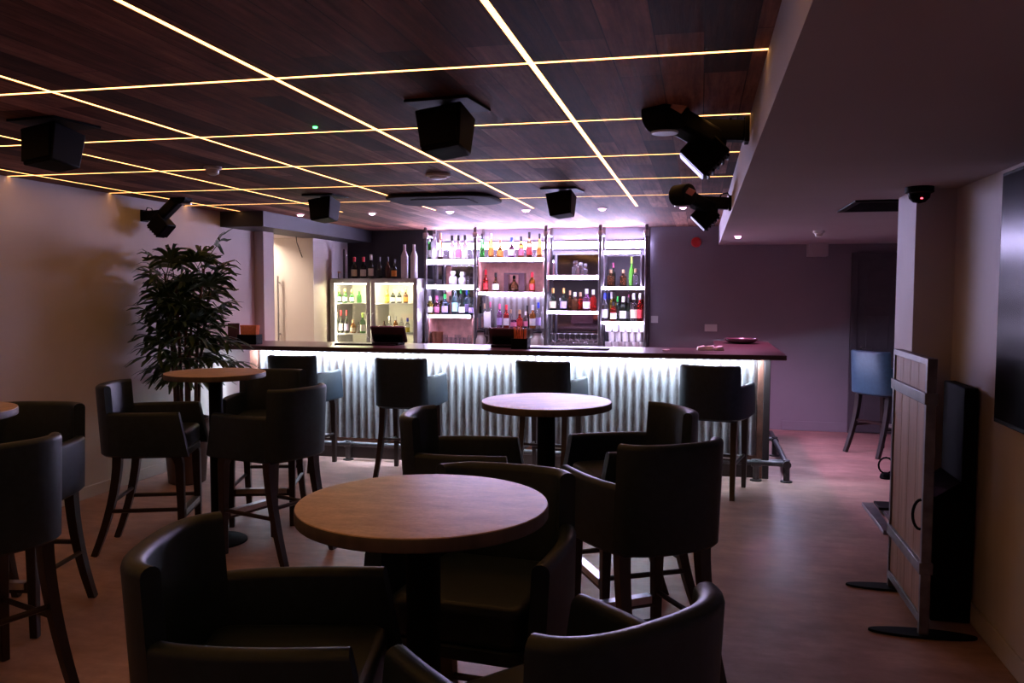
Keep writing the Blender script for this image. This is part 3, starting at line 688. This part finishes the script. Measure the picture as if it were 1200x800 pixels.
frow('top shelf behind right fridge door', FS[0], [(453.5, 17, 6, 'wine', 'yellow', None, 'yellow'), (460.5, 17, 6, 'wine', 'wine', 'gold', 'white'), (468, 17, 6, 'wine', 'wine', 'gold', 'white'), (475.5, 18, 6, 'wine', 'brown', 'gold', 'orange')])
frow('middle shelf behind left fridge door', FS[1], [(399.5, 29, 6, 'wine', 'wine', 'red', 'white'), (406, 29, 6, 'wine', 'wine', 'red', 'lilac'), (413.5, 17, 7, 'spirit', 'amber', 'cork', 'cream'), (420.5, 14, 4, 'spirit', 'brown', None, None), (425, 26, 7, 'spirit', 'green', 'lime', 'white')])
frow('middle shelf behind right fridge door', FS[1], [(450, 16, 5, 'spirit', 'brown', None, 'white'), (456.5, 22, 8, 'round', 'clear', 'white', None), (463.5, 22, 6, 'spirit', 'amber', 'white', 'orange'), (470.5, 20, 6, 'spirit', 'clear', None, 'blue'), (477.5, 20, 6, 'spirit', 'clear', 'blue', 'yellow')])
frow('bottom shelf behind left fridge door', FS[2], [(400, 26, 6, 'wine', 'wine', None, 'cream'), (408, 26, 6, 'wine', 'wine', None, 'cream'), (416, 26, 6, 'wine', 'wine', None, 'cream')])
def trow(items):
    for i, (px, h, w, s, g, cap, lab) in enumerate(items):
        bottle(px, None, h, w, s, 'glass_' + g, cap and 'cap_' + cap, lab and 'label_' + lab, 'on top of the bottle fridge', i, y=YFR + .12, floor_z=fz)
trow([(398, 9, 4, 'jar', 'clear', 'cork', None), (405, 37, 6, 'jar', 'clear', None, None), (415.6, 27, 8, 'wine', 'wine', 'red', 'cream'), (426.2, 27, 8, 'wine', 'wine', 'red', 'white'), (435.2, 30, 7.2, 'wine', 'wine', 'white', 'white'), (445, 27, 7, 'wine', 'wine', 'black', 'black'),
      (454.5, 27, 7, 'wine', 'brown', 'black', None), (462.2, 24, 7, 'wine', 'wine', 'black', 'orange'), (474.3, 42, 9.4, 'tall', 'frost', None, None), (485.4, 42, 9.4, 'tall', 'frost', None, None)])

# ------------------------------------------------------------------ palm
def palm():
    r = thing('potted_palm', 'tall leafy lady palm in a brown floor pot against the left wall', 'plant', (-4.22, 6.15, 0))
    MB().lathe([(.135, 0), (.15, .01), (.185, .50), (.195, .52), (.195, .55), (.18, .55), (.172, .50)], 32).build('pot', 'pot', r, bevel=.0)
    MB().lathe([(.171, .47), (.15, .49), (.05, .50)], 24).build('soil', 'soil', r)
    fol = MB(); rnd = random.Random(5)
    def fan(base, az, el, L, nseg):
        d = Vector((math.cos(az) * math.cos(el), math.sin(az) * math.cos(el), math.sin(el)))
        side = Vector((-math.sin(az), math.cos(az), 0)); up = side.cross(d) * -1
        if up.z < 0: up = -up
        tip = base + d * L + Vector((0, 0, -.12 * L))
        fol.tube([base, base + d * L * .5 + Vector((0, 0, .01)), tip], [.0045, .0035, .003], n=4)
        for i in range(nseg):
            a = math.radians(-80 + 160 * i / (nseg - 1)) + rnd.uniform(-.07, .07)
            ll = (.27 - .07 * abs(i / (nseg - 1) - .5) * 2) * rnd.uniform(.85, 1.15); ww = .0175 * rnd.uniform(.85, 1.2)
            ld = (d * math.cos(a) + side * math.sin(a)).normalized(); ls = (side * math.cos(a) - d * math.sin(a)).normalized()
            vs = []; m = 5
            for q in range(m + 1):
                s = q / m; c = tip + ld * ll * s + up * (.05 * s * (1 - s)) + Vector((0, 0, -.11 * ll / .25 * s * s * rnd.uniform(.8, 1.2)))
                hw = ww * (.45 + 1.3 * s - 1.1 * s ** 3) if s < 1 else .005
                vs += [c - ls * hw + up * hw * .25, c, c + ls * hw + up * hw * .25]
            fs = []
            for q in range(m):
                b_ = q * 3; fs += [(b_, b_ + 1, b_ + 4, b_ + 3), (b_ + 1, b_ + 2, b_ + 5, b_ + 4)]
            fol.add(vs, fs)
    for k in range(8):
        a = 2 * PI * k / 8 + rnd.uniform(-.3, .3); r0 = rnd.uniform(.03, .11); lean = rnd.uniform(.02, .12); h = (1.80, 1.6, 1.72, 1.45, 1.76, 1.55, 1.66, 1.35)[k]
        pts = []
        for i in range(7):
            s = i / 6; rr = r0 + lean * s * s; pts.append((math.cos(a) * rr, math.sin(a) * rr, .47 + (h - .47) * s))
        MB().tube(pts, [.016 - .006 * i / 6 for i in range(7)], n=8).build('stem', 'stem', r)
        nl = 15
        for j in range(nl):
            zl = h - (h - .92) * (j / (nl - 1)) ** 1.15; s = (zl - .47) / (h - .47)
            rr = r0 + lean * s * s; base = Vector((math.cos(a) * rr, math.sin(a) * rr, .47 + (h - .47) * s))
            az = a + j * 2.4 + rnd.uniform(-.3, .3)
            el = 1.05 - 1.0 * j / nl + rnd.uniform(-.15, .15); L = rnd.uniform(.12, .26)
            reach = (L + .26) * abs(math.cos(el)); 
            if base.x + math.cos(az) * reach < -.40: L *= .4
            fan(base, az, el, L, rnd.choice((6, 7, 8)))
    for v in fol.v:
        if v.x < -.415: v.x = -.415 + .01 * math.sin(v.z * 90)
    fol.build('foliage', 'leaf', r)
palm()

# ------------------------------------------------------------------ wooden screen, things at the right
def wooden_screen(x, y0, y1, label):
    r = thing('wooden_screen', label, 'screen', (x, (y0 + y1) / 2, 0)); L = (y1 - y0) / 2; h = 1.315
    n = 4
    for i in range(n):
        a = -L + .03 + (2 * L - .06) * i / n; bx(-.014, .014, a + .001, a + (2 * L - .06) / n - .001, .10, h - .03).build('plank', 'screen_wood', r, bevel=.003)
    for s in (-1, 1):
        bx(-.022, .022, s * L - (.03 if s > 0 else 0), s * L + (0 if s > 0 else .03), .0, h).build('frame_post', 'dark_steel', r, bevel=.002)
        b_ = MB().ngon([(.24 * math.cos(2 * PI * k / 28), s * (L - .03) + .055 * math.sin(2 * PI * k / 28)) for k in range(28)], 0, .012); b_.build('foot_plate', 'black_metal', r, bevel=.002)
    bx(-.022, .022, -L + .03, L - .03, h - .03, h).build('frame_rail', 'dark_steel', r, bevel=.002)
    bx(-.022, .022, -L + .03, L - .03, .06, .10).build('frame_rail', 'dark_steel', r, bevel=.002)
    for z in (1.10, .30): bx(-.03, .03, -L - .004, L + .004, z, z + .055).build('cross_strap', 'dark_steel', r, bevel=.003)
    MB().tube([(-.03 - .035 * math.sin(t), -L + .0, .585 + .07 * math.cos(t)) for t in [PI * i / 10 for i in range(11)]], .007, n=8).build('handle', 'black_metal', r)
    return r
wooden_screen(1.05, 4.14, 4.83, 'upright plank screen in a steel frame on flat black feet, near the right wall')
c = thing('black_cabinet', 'black waist-high cabinet with a sloped glossy ledge, behind the plank screen', 'cabinet', (1.22, 4.545, 0))
bx(-.085, .095, -.18, .18, 0, .60).build('body', 'black_plastic', c, bevel=.006)
bx(.035, .095, -.18, .18, .601, 1.16).build('back_panel', 'cabinet_black', c, bevel=.006)
MB().add([(-.085, -.18, .602), (.034, -.18, .602), (.034, .18, .602), (-.085, .18, .602), (-.085, -.18, .615), (.034, -.18, .70), (.034, .18, .70), (-.085, .18, .615)], [(0, 3, 2, 1), (4, 5, 6, 7), (0, 1, 5, 4), (1, 2, 6, 5), (2, 3, 7, 6), (3, 0, 4, 7)]).build('ledge', 'black_gloss', c, bevel=.004)
tv = thing('wall_screen', 'large black flat screen on the right wall, cut off by the photo edge', 'television', (XR, 3.1, 0))
bx(-.075, -.035, -.86, .86, 1.06, 2.13).build('bezel', 'black_plastic', tv, bevel=.004)
bx(-.0775, -.0752, -.845, .845, 1.08, 2.115).build('display', 'black_gloss', tv)
bx(-.0345, -.001, -.3, .3, 1.4, 1.8).build('wall_bracket', 'black_metal', tv)
st = thing('floor_bracket', 'flat black metal stand foot lying on the floor beyond the plank screen', 'stand', (1.36, 6.32, 0))
for k, x in enumerate((-.11, .0)):
    MB().ngon([(x - .03, -.45), (x + .03, -.45), (x + .03 + .02, .32), (x - .03, .32 - .1 * k)], 0, .03).build('foot_bar', 'dark_steel', st, bevel=.003)
bx(-.06, .12, .1, .30, .0305, .05).build('cross_plate', 'black_metal', st, bevel=.003)
ds = thing('door_weight', 'small black ring-topped weight on the floor near the blue stool', 'weight', (1.60, 7.68, 0))
MB().lathe([(.045, 0), (.05, .01), (.042, .04), (.02, .055)], 16).build('base', 'black_metal', ds)
MB().tube([(-.06 * math.sin(2 * PI * i / 16), 0, .115 - .07 * math.cos(2 * PI * i / 16)) for i in range(17)], .008, n=8).build('ring', 'black_metal', ds)

# ------------------------------------------------------------------ ceiling fittings
def speaker(x, y, rz, label):
    r = thing('ceiling_speaker', label, 'speaker', (x, y, ZC), rz, 'black ceiling speakers')
    bx(-.14, .14, -.135, .135, -.012, -.0005).build('mounting_plate', 'black_metal', r, bevel=.002)
    MB().tube([(0, 0, -.012), (0, 0, -.06)], .03, n=12).build('stem', 'black_metal', r)
    rot = Matrix.Translation((0, 0, -.125)) @ Matrix.Rotation(math.radians(-7), 4, 'Y') @ Matrix.Rotation(math.radians(-8), 4, 'X')
    w, w2 = .105, .085
    vs = [rot @ Vector(q) for q in ((-w, -.1, .09), (w, -.1, .09), (w2 + .01, .09, .08), (-w2 - .01, .09, .08), (-w2, -.1, -.09), (w2, -.1, -.09), (w2 - .02, .08, -.08), (-w2 + .02, .08, -.08))]
    MB().add(vs, [(0, 3, 2, 1), (4, 5, 6, 7), (0, 1, 5, 4), (1, 2, 6, 5), (2, 3, 7, 6), (3, 0, 4, 7)]).build('cabinet', 'black_plastic', r, bevel=.008)
    MB().box(-.082, .082, -.112, -.1005, -.075, .075, rot).build('grille', 'black_metal', r, bevel=.003)
    return r
speaker(-2.95, 3.34, -.1, 'black tilted speaker box hung from the ceiling nearest the left edge')
speaker(-1.04, 3.36, -.1, 'black tilted speaker box hung from the ceiling, near one at the centre')
speaker(-3.01, 6.33, -.1, 'small black speaker box hung near the dark beam and fridge')
speaker(-1.04, 6.31, -.1, 'small black speaker box hung in front of the lit bottle shelves')
def scanner(loc, mirror, label, s=1.0, rz=50, ry=14):
    r = thing('scanner_light', label, 'stage light', loc, 0, 'black scanner lights'); r.scale = (mirror * s, s, s)
    bx(-.02, -.001, -.05, .05, -.05, .06).build('wall_plate', 'black_metal', r, bevel=.002)
    rot = Matrix.Rotation(math.radians(4), 4, 'Y')
    MB().box(-.22, -.02, -.035, .035, -.045, .045, rot).build('bracket', 'black_metal', r, bevel=.005)
    c = Matrix.Translation((-.19, 0, -.08)) @ Matrix.Rotation(math.radians(45), 4, 'Y')
    MB().box(-.075, .085, -.075, .075, -.085, .07, c).build('housing', 'black_plastic', r, bevel=.008)
    MB().box(-.065, .075, -.065, .065, -.092, -.0855, c).build('front_panel', 'lens_lilac' if mirror > 0 and s > .9 else 'black_gloss', r)
    mb = MB()
    for k in range(5): mb.box(.0855, .097, -.06, .06, -.075 + k * .03, -.065 + k * .03, c)
    mb.build('cooling_fins', 'black_metal', r)
    q = Matrix.Translation((-.16, 0, -.03)) @ Matrix.Rotation(math.radians(rz), 4, 'Z')
    b_ = q @ Matrix.Rotation(math.radians(ry), 4, 'Y')
    MB().box(-.29, .05, -.055, .055, -.05, .045, b_).build('barrel', 'black_plastic', r, bevel=.02, seg=3)
    MB().tube([b_ @ Vector((-.32, -.07, .0)), b_ @ Vector((-.32, .07, .0))], .078, n=20).build('head', 'black_plastic', r, bevel=.006)
    mb = MB().lathe([(.0, 0), (.056, .0), (.058, .008), (0, .01)], 24); mb.v = [b_ @ Vector((-.30, 0, -.085)) + v for v in mb.v]; mb.build('lens', 'steel', r)
    mr = b_ @ Matrix.Translation((-.33, -.074, .005)) @ Matrix.Rotation(math.radians(40), 4, 'X')
    MB().box(-.035, .035, -.004, .004, -.035, .035, mr).build('mirror', 'copper', r)
    MB().tube([(-.01, .02, .05), (-.03, .02, .085), (-.075, .02, .075), (-.09, .02, .04)], .006, n=6).build('cable', 'black_plastic', r)
    return r
scanner((.20, 3.88, 2.335), 1, 'large black scanner light on the soffit edge, nearest to us')
scanner((.20, 6.02, 2.235), 1, 'smaller-looking black scanner light farther along the soffit edge', .92)
scanner((XL, 6.24, 2.25), -1, 'black scanner light bracketed to the left wall above the palm', .9, -5, 42)
cas = thing('air_cassette', 'dark rounded air-conditioning cassette in the boarded ceiling before the bar', 'air conditioner', (-2.1, 6.68, ZC))
MB().ngon(rrect(.90, .74, .22, 8), -.03, -.0005, 1.0).build('panel', 'cassette_grey', cas, bevel=.012, seg=3)
MB().ngon(rrect(.5, .40, .06), -.036, -.0305).build('grille', 'cassette_grey', cas, bevel=.004)
for x, y, lab, nm in ((-3.01, 4.72, 'pale dome smoke detector on the boarded ceiling, between the strip lights', 'smoke_detector'), (-1.72, 5.33, 'flat pale round detector on the ceiling in front of the air cassette', 'smoke_detector')):
    r = thing(nm, lab, 'detector', (x, y, ZC), 0)
    k = 1.0 if y < 5 else 1.5
    MB().lathe([(.055 * k, -.0005), (.055 * k, -.015), (.045 * k, -.02)], 24).build('base', 'white_plastic', r)
    MB().lathe([(.04 * k, -.02), (.035 * k, -.045 / k), (.015, -.055 / k)], 24).build('sensor', 'white_plastic', r)
gl = MB().lathe([(.012, -.0005), (.010, -.008), (.002, -.01)], 12).build('indicator_light', 'led_green', loc=(-1.80, 3.68, ZC)); tag(gl, 'tiny green indicator light on the boarded ceiling', 'indicator')
DL = [-3.99, -3.21, -2.40, -1.64, -.91, -.17]
for k, x in enumerate(DL):
    r = thing('downlight', 'small pink-white downlight above the counter, %s from the dark beam' % words[k], 'downlight', (x, 7.80, ZC), 0, 'downlights above the bar')
    MB().lathe([(.045, -.0005), (.045, -.006), (.034, -.008)], 20).build('ring', 'steel', r)
    MB().lathe([(.030, -.0082), (.026, -.016), (.012, -.021)], 16).build('lens', 'lens_pink', r)
    L = bpy.data.lights.new('downlight_lamp', 'SPOT'); L.energy = 55; L.color = (1, .30, .62); L.spot_size = math.radians(75); L.spot_blend = .6; L.shadow_soft_size = .025
    o = bpy.data.objects.new('lamp', L); COL.objects.link(o); o.parent = r; o.location = (0, 0, -.02)
r = thing('downlight', 'small pink downlight in the plain soffit above the bowl', 'downlight', (.35, 8.49, ZS))
MB().lathe([(.045, -.0005), (.045, -.006), (.034, -.008)], 20).build('ring', 'steel', r)
MB().lathe([(.030, -.0082), (.026, -.020), (.012, -.028)], 16).build('lens', 'lens_pink_dome', r)
L = bpy.data.lights.new('downlight_lamp', 'SPOT'); L.energy = 130; L.color = (1, .34, .72); L.spot_size = math.radians(125); L.spot_blend = .7; L.shadow_soft_size = .03
o = bpy.data.objects.new('lamp', L); COL.objects.link(o); o.parent = r; o.location = (0, 0, -.05)
r = thing('sprinkler_head', 'small dome fitting on the soffit above the empty floor at right', 'sprinkler', (1.03, 7.92, ZS))
MB().lathe([(.05, -.0005), (.05, -.02), (.04, -.03)], 20).build('rose', 'white_plastic', r); MB().lathe([(.036, -.03), (.03, -.05), (.012, -.06)], 20).build('bulb', 'white_plastic', r)
structure(bx(1.19, 1.40, YB - .2, YB, 2.03, ZS).build('trim_boxing', 'soffit_paint'))
v = thing('ceiling_vent', 'black rectangular vent set in the soffit beside the column', 'vent', (1.23, 5.70, ZS))
mb = bx(-.33, .33, -.34, -.30, -.012, -.0005); mb.box(-.33, .33, .30, .34, -.012, -.0005); mb.box(-.33, -.29, -.30, .30, -.012, -.0005); mb.box(.29, .33, -.30, .30, -.012, -.0005); mb.build('frame', 'black_metal', v, bevel=.002)
mb = bx(-.29, .29, -.3, .3, -.003, -.0005)
for k in range(11): mb.box(-.29, .29, -.28 + k * .055, -.265 + k * .055, -.010, -.003)
mb.build('grille', 'black_plastic', v)
dm = thing('dome_camera', 'black dome camera with red light on the soffit at the column', 'camera', (1.115, 4.76, ZS))
MB().lathe([(.07, -.0005), (.07, -.03), (.06, -.035)], 24).build('base', 'black_plastic', dm)
MB().lathe([(.055, -.035), (.05, -.06), (.03, -.08), (.006, -.086)], 24).build('dome', 'black_gloss', dm)
MB().lathe([(.006, -.003), (.007, 0), (.004, .004)], 10, (0, -.052, -.065)).build('status_light', 'led_red', dm)
fb = thing('fire_bell', 'round red fire bell high on the dark back wall', 'bell', (-.06, YB, 2.21))
MB().tube([(0, -.001, 0), (0, -.03, 0)], .05, n=24).build('backing', 'red_plastic', fb); MB().tube([(0, -.031, 0), (0, -.05, 0), (0, -.065, 0)], [.062, .055, .02], n=24).build('gong', 'red_plastic', fb)
for px, py, w, h, nm, lab in ((767, 374, .085, .085, 'light_switch', 'white square switch on the back wall next to the shelving'), (833, 384, .145, .085, 'wall_socket', 'white double socket on the back wall above the counter')):
    p = at_y(px, py, YB); r = thing(nm, lab, nm.split('_')[1], (p.x, YB, p.z))
    bx(-w / 2, w / 2, -.010, -.001, -h / 2, h / 2).build('plate', 'white_plastic', r, bevel=.003)
    for x in ((0,) if w < .1 else (-.035, .035)): bx(x - .014, x + .014, -.0135, -.0102, -.02, .02).build('rocker', 'white_plastic', r, bevel=.001)
p = at_y(326, 366, 9.10)
r = thing('pull_handle', 'long chrome pull bar on the cream corridor wall', 'handle', (p.x, 9.149, 0))
MB().tube([(0, -.05, 1.02), (0, -.05, 1.80)], .011, n=10).build('bar', 'steel', r)
for z in (1.1, 1.72): MB().tube([(0, 0, z), (0, -.05, z)], .009, n=8).build('standoff', 'steel', r)
p0 = at_y(347, 276, 8.9)
o = MB().tube([(p0.x, 8.9, 2.249), (p0.x + .01, 8.9, 2.18), (p0.x + .04, 8.9, 2.10), (p0.x + .075, 8.9, 2.01)], .005, n=6).build('hanging_cable', 'black_plastic'); tag(o, 'thin dark cable dangling from the beam in the corridor opening', 'cable')

# ------------------------------------------------------------------ corridor lamp
r = thing('corridor_lamp', 'warm ceiling lamp in the side corridor', 'lamp', (-5.35, 8.7, ZC))
MB().lathe([(.12, -.0005), (.12, -.02)], 24).build('base', 'white_plastic', r); MB().lathe([(.11, -.0205), (.1, -.05), (.05, -.07)], 24).build('shade', 'lamp_corridor', r)

# ------------------------------------------------------------------ world and view
w = bpy.data.worlds.new('world'); S.world = w; w.use_nodes = True
w.node_tree.nodes['Background'].inputs[0].default_value = (.012, .010, .016, 1); w.node_tree.nodes['Background'].inputs[1].default_value = 1
S.view_settings.view_transform = 'Standard'; S.view_settings.look = 'None'; S.view_settings.gamma = 1; S.view_settings.exposure = 0
S.view_settings.use_curve_mapping = False
S.cycles.use_denoising = True
S.cycles.max_bounces = 10; S.cycles.transmission_bounces = 8; S.cycles.transparent_max_bounces = 12; S.cycles.sample_clamp_indirect = 6
S.cycles.caustics_refractive = False; S.cycles.caustics_reflective = False
